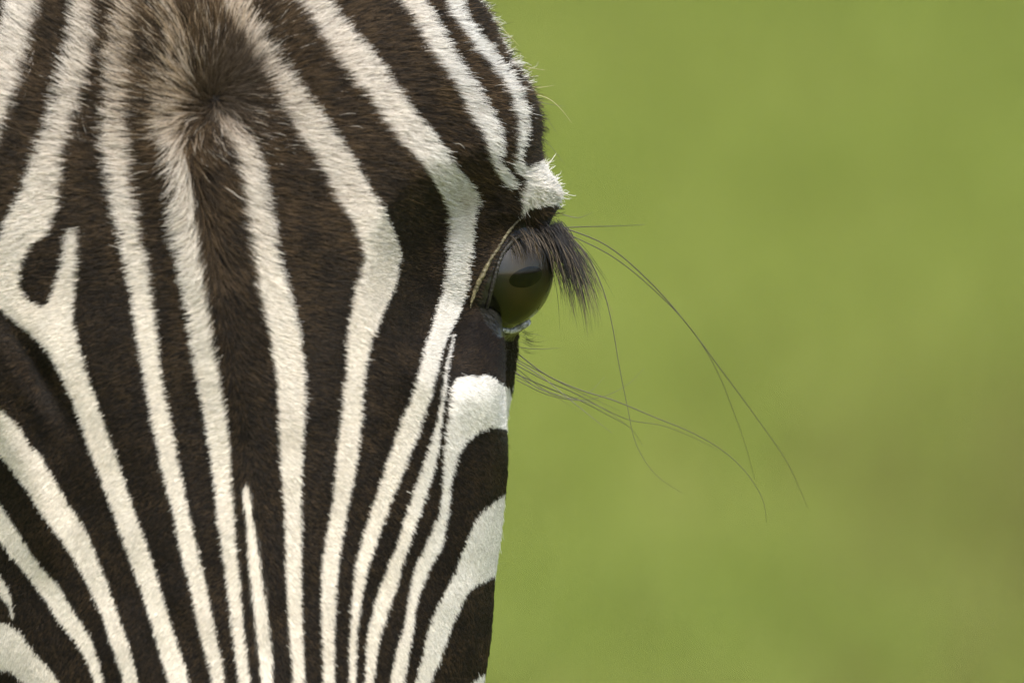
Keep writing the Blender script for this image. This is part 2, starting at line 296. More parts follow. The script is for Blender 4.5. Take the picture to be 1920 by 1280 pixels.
def blur(m, r):
    k = np.exp(-.5*(np.arange(-3*r, 3*r+1)/r)**2); k /= k.sum()
    m = np.apply_along_axis(lambda z: np.convolve(z, k, 'same'), 0, m)
    return np.apply_along_axis(lambda z: np.convolve(z, k, 'same'), 1, m)
MASKB = blur(MASK, 2)
def samp(m, u, v):
    x = np.clip(u - U0, 0, GU - 1.01); y = np.clip(v - V0, 0, GV - 1.01)
    i = x.astype(int); j = y.astype(int); fx = x - i; fy = y - j
    return m[j, i]*(1-fx)*(1-fy) + m[j, i+1]*fx*(1-fy) + m[j+1, i]*(1-fx)*fy + m[j+1, i+1]*fx*fy

# ------------------------------------------------------------------ head form
MID = table([(-520, 320), (-200, 340), (0, 352), (200, 378), (600, 440), (900, 492), (1280, 510), (1700, 520), (2260, 525)])
UR = table([(-520, 620), (-420, 720), (-300, 800), (-120, 838), (0, 877), (31, 897), (62, 914), (125, 948), (162, 976), (219, 998), (266, 1002), (300, 1001),
            (400, 985), (500, 978), (600, 993), (700, 988), (770, 971), (815, 956), (870, 951), (930, 944), (1020, 935), (1080, 926), (1150, 922), (1220, 915), (1280, 905),
            (1500, 850), (1750, 800), (1950, 800), (2100, 790), (2200, 720), (2260, 640)])
Y0 = table([(-520, .035), (-400, -.02), (-200, -.060), (0, -.080), (250, -.094), (600, -.100), (1280, -.094), (1700, -.092), (2000, -.092), (2150, -.082), (2260, -.05)])
AA = table([(-520, .04), (-400, .07), (0, .085), (500, .093), (900, .085), (1280, .072), (1800, .055), (2260, .03)])
BB = table([(-520, .04), (-300, .10), (0, .14), (500, .155), (900, .135), (1280, .10), (1800, .07), (2150, .055), (2260, .03)])
BUMP = table([(-520, 0), (285, 0), (300, 8), (319, 24), (344, 48), (369, 64), (391, 70), (412, 72), (432, 68), (455, 34), (480, 0), (2260, 0)])
vs = np.unique(np.concatenate([np.linspace(-520, -60, 40), np.arange(-60, 300, 6), np.arange(300, 720, 2.5), np.arange(720, 1340, 6), np.linspace(1340, 2260, 80)]))
phis = np.concatenate([np.linspace(-np.pi/2, -.25, 50, endpoint=False), np.linspace(-.25, .9, 270, endpoint=False), np.linspace(.9, np.pi - .9, 150, endpoint=False),
                       np.linspace(np.pi-.9, np.pi + .25, 150, endpoint=False), np.linspace(np.pi+.25, 1.5*np.pi, 50, endpoint=False)])
EYE_UV = (918.0, 508.0); EYE_R = 115 * S; EYE_Y = -.006
EC = head_pt(EYE_UV[0], EYE_UV[1], EYE_Y)
e_ax = unit(np.array([.80, -.57, -.17])); e_h = unit(np.cross(np.array([0, 0, 1.]), e_ax)) * -1.0
if e_h[1] > 0: e_h = -e_h
e_k = np.cross(e_h, e_ax); e_k = e_k if e_k[2] > 0 else -e_k
def eye_ab(d):
    return np.degrees(np.arctan2(d @ e_h, d @ e_ax)), np.degrees(np.arcsin(np.clip(d @ e_k, -1, 1)))
def eye_xy(d):                            # azimuthal plane round the optic axis, degrees
    th = np.degrees(np.arccos(np.clip(d @ e_ax, -1, 1))); a, b = d @ e_h, d @ e_k; n_ = np.maximum(np.hypot(a, b), 1e-9)
    return th*a/n_, th*b/n_
def ab_dir(al, be):
    al, be = math.radians(al), math.radians(be)
    return math.cos(be)*(math.cos(al)*e_ax + math.sin(al)*e_h) + math.sin(be)*e_k
def px_dir(u, v, r=115):
    x = (u - EYE_UV[0]) / r; z = -(v - EYE_UV[1]) / r; y = -math.sqrt(max(0, 1 - x*x - z*z)); return unit(np.array([x, y, z]))
open_px = [(907, 600), (914, 572), (922, 540), (930, 510), (940, 480), (957, 458), (980, 444)]
OPEN = [tuple(float(z) for z in eye_ab(px_dir(*p_))) for p_ in open_px] + [(-14, 42), (-38, 42), (-60, 28), (-74, 2), (-72, -28), (-58, -48)] + [tuple(float(z) for z in eye_ab(px_dir(*p_))) for p_ in [(985, 603), (965, 613), (940, 614), (920, 609)]]
OPEN_AB = OPEN
OPEN = [tuple(float(z) for z in eye_xy(ab_dir(*q_))) for q_ in OPEN_AB]
def poly_sd(px, py, poly):                # signed distance, negative inside
    a = np.array(poly); b = np.roll(a, -1, 0); dmin = np.full(px.shape, 1e9); ins = np.zeros(px.shape, bool)
    for (x0, y0), (x1, y1) in zip(a, b):
        ex, ey = x1-x0, y1-y0; tq = np.clip(((px-x0)*ex + (py-y0)*ey) / (ex*ex+ey*ey), 0, 1)
        dmin = np.minimum(dmin, np.hypot(px-x0-tq*ex, py-y0-tq*ey))
        c = (y0 <= py) != (y1 <= py)
        ins ^= c & (px < x0 + (py-y0) / (ey if ey != 0 else 1e-9) * ex)
    return np.where(ins, -dmin, dmin)
PEXP = 2.35
LF = 1.38                                 # the head is turned a little, its far half reads wider
def base_surface(v, ph):                  # face coordinates (u, v, depth) of ring point; works on arrays
    mid = MID(v); wd = UR(v) - mid; c = np.cos(ph); s_ = np.sin(ph)
    xx = np.sign(c) * np.abs(c)**(2/PEXP); yy = np.abs(s_)**(2/PEXP)
    front = s_ >= 0
    A_, B_ = AA(v), BB(v)
    y = Y0(v) + A_ + np.where(front, -A_*yy, B_*yy)
    wd = np.where(c < 0, wd * LF, wd)
    u = mid + wd * xx * np.where(front, 1, 1 - .10*(1 - np.abs(xx)))
    side = sstep(.55, 1.0, np.abs(xx))
    gy = np.exp(-((y - (-.014)) / np.where(y < -.014, .017, .024))**2)
    # brow ridge over each eye
    u = u + np.sign(c) * BUMP(v) * gy
    # hollow of the temple above the eye and hollow in front of the eye / tear groove
    y = y + .006*np.exp(-((np.abs(u-mid)-470)/60)**2 - ((v-240)/90)**2) * front
    y = y + .005*np.exp(-((np.abs(u-mid)-405 + (v-640)*.35)/28)**2 - ((v-690)/90)**2) * front
    # facial crest under the eye and gentle frontal ridge with the long hair
    y = y - .004*np.exp(-((np.abs(u-mid)-440 + (v-900)*.25)/40)**2 - ((v-880)/160)**2) * front
    y = y - .005*np.exp(-((u-mid+20)/70)**2) * front * (1 - sstep(500, 900, v))
    y = y + .0012*fbm(u*.012, v*.009, 2) * front
    return u, y
def surface(v, ph, deform=True):
    u, y = base_surface(v, ph)
    P = head_pt(u, v, y)
    if not deform: return P, u
    for sgn in (1, -1):
        if sgn == 1: Cc = EC; Q = P - Cc; msk = np.linalg.norm(Q, axis=-1) < .075
        else:
            um = MID(EYE_UV[1]) - LF*(EYE_UV[0] - MID(EYE_UV[1])); Cc = head_pt(um, EYE_UV[1], EYE_Y); Q = (P - Cc) * np.array([-1, 1, 1]); msk = np.linalg.norm(Q, axis=-1) < .075
        if not msk.any(): continue
        rho = np.hypot(Q[:, 0], Q[:, 2]); W = (1 - sstep(.9*EYE_R, 2.15*EYE_R, rho))
        yl = .8*EYE_R; Q = Q.copy(); Q[:, 1] = np.where(Q[:, 1] < -yl, -yl + (Q[:, 1] + yl)*(1 - .66*W), Q[:, 1])   # the face falls back towards the orbit
        P[:] = Cc + Q * (np.array([1, 1, 1]) if sgn == 1 else np.array([-1, 1, 1]))
        msk = np.linalg.norm(Q, axis=-1) < .075
        q_ = Q[msk]; r0 = np.linalg.norm(q_, axis=-1); d = q_ / r0[:, None]
        al, be = eye_xy(d); sd = poly_sd(al, be, OPEN)
        lid = EYE_R + .0022 * sstep(-1.0, 3.5, sd) + .0010 * sstep(3, 12, sd) - .0002
        inside = EYE_R * .90
        r_lid = np.where(sd < 0, inside + (lid - inside) * sstep(-3.0, 0.3, sd), lid)
        up_ = sstep(25, 60, be)          # the brow keeps its own form above the lid
        wgt = 1 - sstep(9 - 6*up_, 42 - 28*up_, sd)
        far = 1 - sstep(.046, .074, r0); wgt = wgt * far
        r1 = r_lid * wgt + r0 * (1 - wgt)
        r1 = np.where(sd < 0, r_lid*far + r0*(1 - far), r1)
        SDV = np.full(len(P), 99.); SDV[msk] = np.where(r1 < 1.35*EYE_R, sd, 99.); SDS.append(SDV)
        n_ = d * r1[:, None]
        if sgn == -1: n_ = n_ * np.array([-1, 1, 1])
        P[msk] = Cc + n_
    return P, u
SDS = []
VV, PH = np.meshgrid(vs, phis, indexing='ij')
HP, HU = surface(VV.ravel(), PH.ravel())
nv, npn = len(vs), len(phis)
HU2 = HU.reshape(nv, npn)

def lookup(u, v, ph=None):
    """white fraction of the coat at face coordinates"""
    mid = MID(v); ur = UR(v)
    vv = v + 0.0; uu = u + 0.0
    out = v > 1325; uu = np.where(out, MID(1320.) + (u - mid) / (ur - mid) * (UR(1320.) - MID(1320.)), uu); vv = np.where(out, 1320., vv)
    out = v < -55; uu = np.where(out, MID(-50.) + (u - mid) / (ur - mid) * (UR(-50.) - MID(-50.)), uu); vv = np.where(out, -50., vv)
    left = uu < -110
    uu = np.where(left, 2*MID(vv) - uu, uu)
    val = samp(MASKB, uu, vv)
    if ph is not None:                      # round the cheek the bands run on towards the throat
        p2 = np.where(ph > np.pi/2, np.pi - ph, ph)
        bk = p2 < 0
        v3 = v - 60*np.sin(-np.clip(p2, -1.6, 0))
        val = np.where(bk, samp(MASKB, np.minimum(UR(np.clip(v3, -50, 1320)) - 6 + 27*(1 - sstep(120, 185, v3)), 1090), np.clip(v3, -50, 1320)), val)
    val = np.where(v > 1850, val * (1 - sstep(1850, 1950, v)), val)
    return val

# bare dark skin round the eye (no fur)
BARE = [(985, 404), (960, 425), (940, 452), (915, 500), (893, 545), (886, 572), (893, 592), (904, 610), (915, 622), (930, 636), (960, 640), (990, 628), (1000, 560), (1040, 470), (1056, 430), (1010, 426), (985, 426)]

apu = HP[:, 0] / (S*(D + HP[:, 1])/D) + 960; apv = 640 - HP[:, 2] / (S*(D + HP[:, 1])/D)
fr_ = (np.sin(PH.ravel()) > 0) | ((HP[:, 1] < .012) & (apu > 850) & (apv > 300) & (apv < 760))
white_v = np.where(fr_, lookup(apu, apv), lookup(HU, apv, PH.ravel()))
for q_ in SDS: white_v = np.where(q_ < 3, 0, white_v)
white_v = white_v*(1 - .9*np.exp(-(((apu-404)/30)**2 + ((apv-180)/30)**2)))*(1 - .7*np.exp(-(((apu-340)/80)**2 + ((apv-215)/70)**2)))
white_v = np.where((poly_sd(apu, apv, BARE) < 0) & (HP[:, 1] < .02), 0, white_v)
bare_v = np.where(HP[:, 1] < .02, 1 - sstep(-3, 4, poly_sd(apu, apv, BARE)), 0)
for q_ in SDS: bare_v = np.maximum(bare_v, 1 - sstep(2, 5, q_))
# ------------------------------------------------------------------ zebra
zebra = bpy.data.objects.new('zebra', None); C.objects.link(zebra)
zebra.location = (-1.0, .55, 0)
zebra['label'] = 'black and white striped zebra with its head turned to face the camera'; zebra['category'] = 'zebra'
bpy.context.view_layer.update()
OFF = np.array([-1.0, .55, 0])
Hw = to_world(HP) - OFF
faces = []
for j in range(nv - 1):
    a = j*npn
    for i in range(npn):
        i2 = (i+1) % npn
        faces.append((a+i, a+npn+i, a+npn+i2, a+i2))
faces.append(tuple(range(npn))); faces.append(tuple((nv-1)*npn + k for k in range(npn))[::-1])

# rest of the body: spine tube, legs -> fused by a voxel remesh
def ring_tube(cs, rx, rz, upv=(0, 0, 1), n=28):
    cs = np.asarray(cs, float); t_ = unit(np.gradient(cs, axis=0)); V = []; Fc = []
    for i in range(len(cs)):
        a = unit(np.cross(t_[i], np.array(upv, float))); b = np.cross(a, t_[i])
        for k in range(n):
            g_ = 2*math.pi*k/n; V.append(cs[i] + rx[i]*math.cos(g_)*a + rz[i]*math.sin(g_)*b)
    for i in range(len(cs)-1):
        for k in range(n): Fc.append((i*n+k, i*n+(k+1) % n, (i+1)*n+(k+1) % n, (i+1)*n+k))
    Fc.append(tuple(range(n))[::-1]); Fc.append(tuple((len(cs)-1)*n+k for k in range(n)))
    return V, Fc
BV, BF = [], []
def addt(V, Fc):
    o = len(BV); BV.extend(V); BF.extend([tuple(o+i for i in f) for f in Fc])
poll = to_world(head_pt(330, -330, .09))
tdir = unit(np.array([-1, .32, 0.])); side = unit(np.cross(tdir, [0, 0, 1]))
neck = spline([poll + [0.03, -.01, -.02], poll + [-.06, .08, -.03], poll + [-.25, .20, -.13], poll + [-.46, .30, -.28], poll + [-.62, .37, -.40]], 24)
nr = np.linspace(0, 1, 24)
addt(*ring_tube(neck, .075 + .10*nr**1.2, .095 + .17*nr**1.1))
sh = neck[-1] + tdir*0.02
trunk = spline([sh + tdir*-.10 + [0, 0, -.02], sh + tdir*.12 + [0, 0, -.06], sh + tdir*.45 + [0, 0, -.12], sh + tdir*.85 + [0, 0, -.08], sh + tdir*1.15 + [0, 0, -.05], sh + tdir*1.28 + [0, 0, -.08]], 30)
tr_ = np.linspace(0, 1, 30)
prof = table([(0, .12), (.1, .22), (.3, .28), (.55, .30), (.8, .28), (.93, .20), (1, .08)])
addt(*ring_tube(trunk, prof(tr_)*.92, prof(tr_)*1.05))
LEGS = []
for fr_, off, back in ((.12, 1, 0), (.12, -1, 0), (.86, 1, 1), (.86, -1, 1)):
    base = trunk[int(fr_*29)] + side*off*.13
    hind = back
    k0 = base.copy(); k0[2] -= .05
    dz = [k0[2], .62, .46, .36, .22, .10, .055]
    dx = [0, .0, .0, .0, 0, 0, -.03] if not hind else [0, -.05, .07, .09, .05, .04, .01]
    rr = [.12, .085, .055, .048, .034, .036, .045] if not hind else [.17, .11, .06, .048, .036, .036, .045]
    pts = np.array([[base[0] + tdir[0]*a_, base[1] + tdir[1]*a_, z_] for a_, z_ in zip(dx, dz)])
    sp = spline(np.c_[pts, rr], 26); LEGS.append(sp)
    addt(*ring_tube(sp[:, :3], sp[:, 3]*.85, sp[:, 3], upv=tuple(tdir), n=16))
tmp = bpy.data.meshes.new('tmp'); tmp.from_pydata([tuple(map(float, p_)) for p_ in BV], [], BF); to = bpy.data.objects.new('tmp', tmp); C.objects.link(to)
md = to.modifiers.new('r', 'REMESH'); md.mode = 'VOXEL'; md.voxel_size = .014
md2 = to.modifiers.new('s', 'SMOOTH'); md2.iterations = 8
ev = to.evaluated_get(bpy.context.evaluated_depsgraph_get()); em = ev.to_mesh()
bvn = len(em.vertices); bco = np.zeros(bvn*3); em.vertices.foreach_get('co', bco); bco = bco.reshape(-1, 3)
bfaces = [tuple(p_.vertices) for p_ in em.polygons]
ev.to_mesh_clear(); bpy.data.objects.remove(to)
# stripe phase along neck and trunk, horizontal bands on the legs
sp_all = np.concatenate([neck[:-2], trunk[3:]]); arc = np.r_[0, np.cumsum(np.linalg.norm(np.diff(sp_all, axis=0), axis=1))]
dd = ((bco[:, None, :] - sp_all[None]) ** 2).sum(-1); 
wts = np.exp(-(dd - dd.min(1, keepdims=True)) / .01); band = (wts @ arc) / wts.sum(1) * 2*math.pi / .11
legw = 1 - sstep(.55, .80, bco[:, 2]); band = band*(1-legw) + legw*(bco[:, 2]*2*math.pi/.07)
nh = len(Hw)
allv = np.concatenate([Hw, bco - OFF]); allf = faces + [tuple(i+nh for i in f) for f in bfaces]
body = mesh_obj('body', allv, allf, M_coat, zebra)
for nm, val in (('white', np.r_[white_v, np.zeros(bvn)]), ('band', np.r_[np.zeros(nh), band]), ('is_head', np.r_[np.ones(nh), np.zeros(bvn)]), ('bare', np.r_[bare_v, np.zeros(bvn)])):
    body.data.attributes.new(nm, 'FLOAT', 'POINT').data.foreach_set('value', val.astype(np.float32))

# ------------------------------------------------------------------ fur
G = HP.reshape(nv, npn, 3)
dPh = np.roll(G, -1, 1) - np.roll(G, 1, 1); dV = np.gradient(G, axis=0)
Nrm = unit(np.cross(dV, dPh)); 
cen = G.mean(1, keepdims=True)
if ((Nrm * (G - cen)).sum(-1) < 0).mean() > .5: Nrm = -Nrm
Tr = -unit(dPh)                           # towards the right cheek
Tr[..., :] = np.where((Tr[..., 0:1]*1.0) >= -9, Tr, Tr)
Td = unit(dV)
cellA = np.linalg.norm(np.cross(G[1:, 1:] - G[:-1, :-1], G[1:, :-1] - G[:-1, 1:]), axis=-1) * .5
vc = (VV[1:, 1:] + VV[:-1, :-1])/2; pc = (PH[1:, 1:] + PH[:-1, :-1])/2; uc = (HU2[1:, 1:] + HU2[:-1, :-1])/2
front = (np.sin(pc) > -.25)
inf_ = (vc > -60) & (vc < 1330) & (uc > -60) & front
dens = np.where(inf_, 1.0, np.where((vc > -300) & (vc < 1850) , .10, .04))
dens *= 1 + .7*sstep(300, 380, vc)*(1-sstep(720, 800, vc))*sstep(800, 880, uc)
wg = (cellA*dens).ravel(); cdf = np.cumsum(wg); cdf /= cdf[-1]
NH = 680000
ci = np.searchsorted(cdf, rng.random(NH)); cj, cci = np.divmod(ci, npn - 1)
fa, fb = rng.random(NH)[:, None], rng.random(NH)[:, None]
def bil(Afield):
    A_ = Afield if Afield.ndim == 3 else Afield[..., None]
    r_ = A_[cj, cci]*(1-fa)*(1-fb) + A_[cj+1, cci]*fa*(1-fb) + A_[cj, cci+1]*(1-fa)*fb + A_[cj+1, cci+1]*fa*fb
    return r_ if Afield.ndim == 3 else r_[:, 0]
R0 = bil(G); Nn = unit(bil(Nrm)); TR = unit(bil(Tr)); TD = unit(bil(Td))
# apparent face coordinates of the root (real position, after lids have been shaped)
ru = R0[:, 0] / (S*(D + R0[:, 1])/D) + 960; rv = 640 - R0[:, 2] / (S*(D + R0[:, 1])/D)
bu, bv_, bph = bil(HU2), bil(VV), bil(PH)
isin = (dens.ravel()[ci] > .5)
mid_h = MID(bv_); dm = ru - mid_h
# flow of the hair
wx, wy = 404., 186.                        # whorl on the forehead
rx_, ry_ = ru - wx, rv - wy; rr_ = np.hypot(rx_, ry_) + 1e-6
dw = np.exp(-(rr_/58)**2)
part = MID(rv) - 45 + 25*sstep(200, 500, rv) + 52*np.exp(-((rv-185)/52)**2)
below = sstep(wy-95, wy+70, rv)
lat = np.tanh((ru - (part*below + 392*(1-below))) / np.where(rv > wy, 38., 38. + .5*np.clip(wy - rv, 0, 90)))
down = below*(.12 + .55*np.exp(-((ru - part - 50)/60)**2) * (1 - .4*sstep(600, 1200, rv)) + .75*sstep(650, 1250, rv) + .35*sstep(60, 260, np.abs(dm))*sstep(420, 700, rv)) + (1-below)*(-.25 + .2*np.tanh((ru-600)/200) - 1.2*np.exp(-((ru-392)/62)**2))
down = down * 1.0
down = np.where(ru > 650, down + .25*sstep(650, 800, ru)*(1 - sstep(250, 420, rv)), down)
down = np.where((ru < 330) & (rv < 300), down - .15, down)
sw = .75*np.exp(-(rr_/70)**2)
fx_ = lat*(1-dw) + dw*(rx_ - sw*ry_)/rr_; fy_ = down*(1-dw) + dw*(ry_ + sw*rx_)/rr_
# short hair of the brow ridge fans outward
bw = np.exp(-(((ru-1010)/55)**2 + ((rv-360)/45)**2)); fx_ = fx_*(1-bw) + bw*.8; fy_ = fy_*(1-bw) + bw*(rv-350)/60
fa_ = .14*fbm(ru*.02, rv*.02, 2) + .10*fbm(ru*.09+50, rv*.09, 1) + rng.normal(0, .13, NH)
ca_, sa_ = np.cos(fa_), np.sin(fa_); fx_, fy_ = fx_*ca_ - fy_*sa_, fx_*sa_ + fy_*ca_
Dr = unit(fx_[:, None]*TR + fy_[:, None]*TD)
# length in face pixels
top = 1 - sstep(150, 620, rv)
Lpx = 15 + 26*top + 20*np.exp(-((dm + 10)/85)**2)*(1 - sstep(350, 900, rv)) + 12*np.exp(-((dm)/200)**2)*(1-sstep(300, 800, rv))
Lpx = Lpx + 8*np.exp(-(((ru-860)/110)**2 + ((rv-60)/110)**2)) - 4*sstep(700, 1100, rv)
Lpx = Lpx*(1 - .45*np.exp(-(rr_/26)**2))
Lpx = np.where((ru > 850) & (rv > 400), np.minimum(Lpx, 15), Lpx)
Lpx = Lpx*(1-bw) + bw*9.5
longb = (bw > .3) & (rng.random(NH) < .02); Lpx[longb] *= 2.2
Lpx = Lpx*rng.uniform(.55, 1.15, NH)
stray = rng.random(NH) < .004 + .012*np.exp(-(((ru-930)/120)**2 + ((rv-120)/170)**2)); edgy = (bph < .35) & (bph > -.6) & (rng.random(NH) < .05); Lpx[stray] *= rng.uniform(1.3, 1.9, stray.sum())
lift = np.radians(16 + 16*top + 16*np.exp(-((dm + 10)/90)**2)*(1 - sstep(300, 900, rv)) + rng.normal(0, 6, NH)); lift[stray] += .25; lift[longb] += .35; lift[edgy] += rng.uniform(.1, .6, edgy.sum()); Lpx[edgy] *= 1.25
lift = lift*(1 - .4*bw)*(1 - .38*sstep(380, 650, rv))
lift = np.maximum(lift, .07)
Lm = Lpx * S
# keep hair off the bare skin and the eyeball
sdb = poly_sd(ru, rv, BARE)
q_ = R0 - EC; alp, bet = eye_xy(unit(q_)); sdo = poly_sd(alp, bet, OPEN)
um2 = MID(EYE_UV[1]) - LF*(EYE_UV[0] - MID(EYE_UV[1])); q2 = (R0 - head_pt(um2, EYE_UV[1], EYE_Y)) * np.array([-1, 1, 1]); al2, be2 = eye_xy(unit(q2)); sdo2 = poly_sd(al2, be2, OPEN)
bad = ((sdb < 0) & (R0[:, 1] < .01)) | ((sdo < 2.5) & (np.linalg.norm(q_, axis=1) < .03)) | ((sdo2 < 4) & (np.linalg.norm(q2, axis=1) < .03))
keep = ~bad
# colour looked up near the visible tip
k_ = .62*Lpx*np.cos(lift)
nf = np.maximum(np.hypot(fx_, fy_), 1e-6)
tipx = Dr[:, 0]/S*Lm*.62; tipz = -Dr[:, 2]/S*Lm*.62
ju, jv = rng.normal(0, 1.6, NH), rng.normal(0, 1.6, NH)
nearf = (np.sin(bph) > 0) | ((R0[:, 1] < .012) & (ru > 850) & (rv > 300) & (rv < 760))
lu = np.where(isin & nearf, ru + tipx + ju, bu); lv = np.where(isin & nearf, rv + tipz + jv, bv_)
lim = UR(lv) + BUMP(lv); 
wv = np.where(nearf, lookup(lu, lv), lookup(bu, np.where(isin, rv, bv_), bph))
# ragged edge
edge_n = .22*fbm(ru*.13, rv*.13, 2)
isw = (wv + edge_n + rng.normal(0, .10, NH)) > .5
soft = np.exp(-((dm+10)/120)**2)*(1 - sstep(180, 330, rv))            # forelock: tan, mixed hair
flip = rng.random(NH) < .13*soft + .0012*top*np.exp(-(dm/260)**2); isw = np.where(flip, ~isw, isw)
mixf = np.exp(-((ru-330)/135)**2)*(1 - sstep(150, 310, rv))
isw = isw & ~(rng.random(NH) < .34*mixf)
tt = np.linspace(0, 1, 5)
rnd = rng.random(NH)
wcol = np.array([.70, .662, .59])[None] * rng.uniform(.70, 1.14, (NH, 1)) * (1 + .10*fbm(ru*.02+3, rv*.012, 3))[:, None]
tan = np.array([.36, .27, .165])
tw = np.clip(.16*np.clip(fbm(ru*.016+30, rv*.011, 3), 0, 1) + .34*soft + .32*top*rng.random(NH)*np.exp(-((dm+10)/220)**2) + .60*mixf*rng.random(NH) + .25*(rnd > .93), 0, 1)[:, None]
stain = np.exp(-(((ru-858)/14)**2 + ((rv-372)/20)**2))*.55 + .35*np.exp(-(((ru-880)/12)**2 + ((rv-545)/22)**2))
tw = np.clip(tw + stain[:, None]*rng.random((NH, 1)), 0, 1)
wcol = wcol*(1-tw) + tan*tw
cool = sstep(700, 860, ru)[:, None]; wcol = wcol*(1-cool) + wcol*np.array([.97, 1.02, 1.08])*cool
bcol = np.array([.0125, .0090, .0054])[None] * rng.uniform(.6, 1.5, (NH, 1))
brn = np.clip(rng.random(NH)*1.25 - .72 + .35*fbm(ru*.025+9, rv*.018, 3) + .20*top + .20*np.exp(-(dm/190)**2)*(1 - .5*sstep(600, 1000, rv)), 0, 1)[:, None]
bcol = bcol + brn*np.array([.075, .047, .022])
edge = np.exp(-((wv-.5)/.35)**2)[:, None]
base = np.where(isw[:, None], wcol, bcol)
tipc = np.where(isw[:, None], wcol*1.05, bcol*1.0 + brn*np.array([.045, .029, .013]))
rootc = np.where(isw[:, None], wcol*(np.array([.80, .75, .69]) - np.array([.36, .38, .38])*top[:, None]), bcol*.8)  # darker roots: undercoat shadow painted into the strand colour
forelock_dark = np.clip(1.25*np.exp(-(((ru-424)/44)**2 + ((rv-158)/50)**2)) + 0.5*np.exp(-(((ru-404)/22)**2 + ((rv-188)/22)**2)), 0, 1)[:, None]
darkk = np.array([.020, .014, .008])
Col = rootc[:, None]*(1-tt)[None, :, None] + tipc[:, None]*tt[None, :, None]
Col = Col*(1-.93*forelock_dark[:, None]) + darkk*.93*forelock_dark[:, None]*(1+1.2*rng.random((NH, 1, 1)))
# clumping
cs = np.where(Lpx > 34, 10., 5.)
gi = np.floor(ru/cs + fbm(rv*.05, ru*.03, 1)*2).astype(int); gj = np.floor(rv/cs).astype(int)
key = (gi + 4000) * 9973 + gj + 100*(cj > 0) + np.floor(bph*3).astype(int)*77777777
_, inv = np.unique(key, return_inverse=True)
cnt = np.bincount(inv); cpos = np.stack([np.bincount(inv, R0[:, k])/cnt for k in range(3)], 1)[inv]
cdir = unit(np.stack([np.bincount(inv, Dr[:, k])/cnt for k in range(3)], 1))[inv]
cnrm = unit(np.stack([np.bincount(inv, Nn[:, k])/cnt for k in range(3)], 1))[inv]
crnd = rng.random(len(cnt))[inv]
cdir = unit(cdir + (crnd - .5)[:, None]*.35*np.cross(cnrm, cdir))
cl = np.clip(.04 + .28*top + .2*np.exp(-(dm/120)**2)*(1 - sstep(500, 1000, rv)), 0, .8)*rng.uniform(.5, 1, NH)
P = np.zeros((NH, 5, 3)); clf = lift + (crnd - .5)*.35*np.clip(.3+top, 0, 1); clf = np.maximum(clf, .08)
for k, t_ in enumerate(tt):
    up = np.sin(clf)*(t_ - .38*t_**2); fo = np.cos(clf)*t_ + .12*t_**2
    pt = R0 + (Lm*fo)[:, None]*Dr + (Lm*up)[:, None]*Nn
    ct = cpos + (Lm*fo)[:, None]*cdir + (Lm*up)[:, None]*cnrm
    a_ = (cl * (1 - .85*bw) * t_**1.5)[:, None]
    P[:, k] = pt*(1-a_) + ct*a_ + rng.normal(0, 1, (NH, 3))*(Lm*.03*t_)[:, None]
P[:, 0] -= Nn*.0004
rad = np.where(isin, 0.074e-3, .30e-3)*rng.uniform(.8, 1.25, NH)
Rr = rad[:, None]*np.array([1, 1.05, .95, .7, .18])[None]
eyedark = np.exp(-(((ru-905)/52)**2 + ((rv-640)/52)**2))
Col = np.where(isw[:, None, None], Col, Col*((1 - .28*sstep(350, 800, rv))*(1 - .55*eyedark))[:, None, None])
Col = np.clip(Col, .003, .82)
hair_obj('fur', (to_world(P[keep]) - OFF), Rr[keep], Col[keep], M_fur, body)

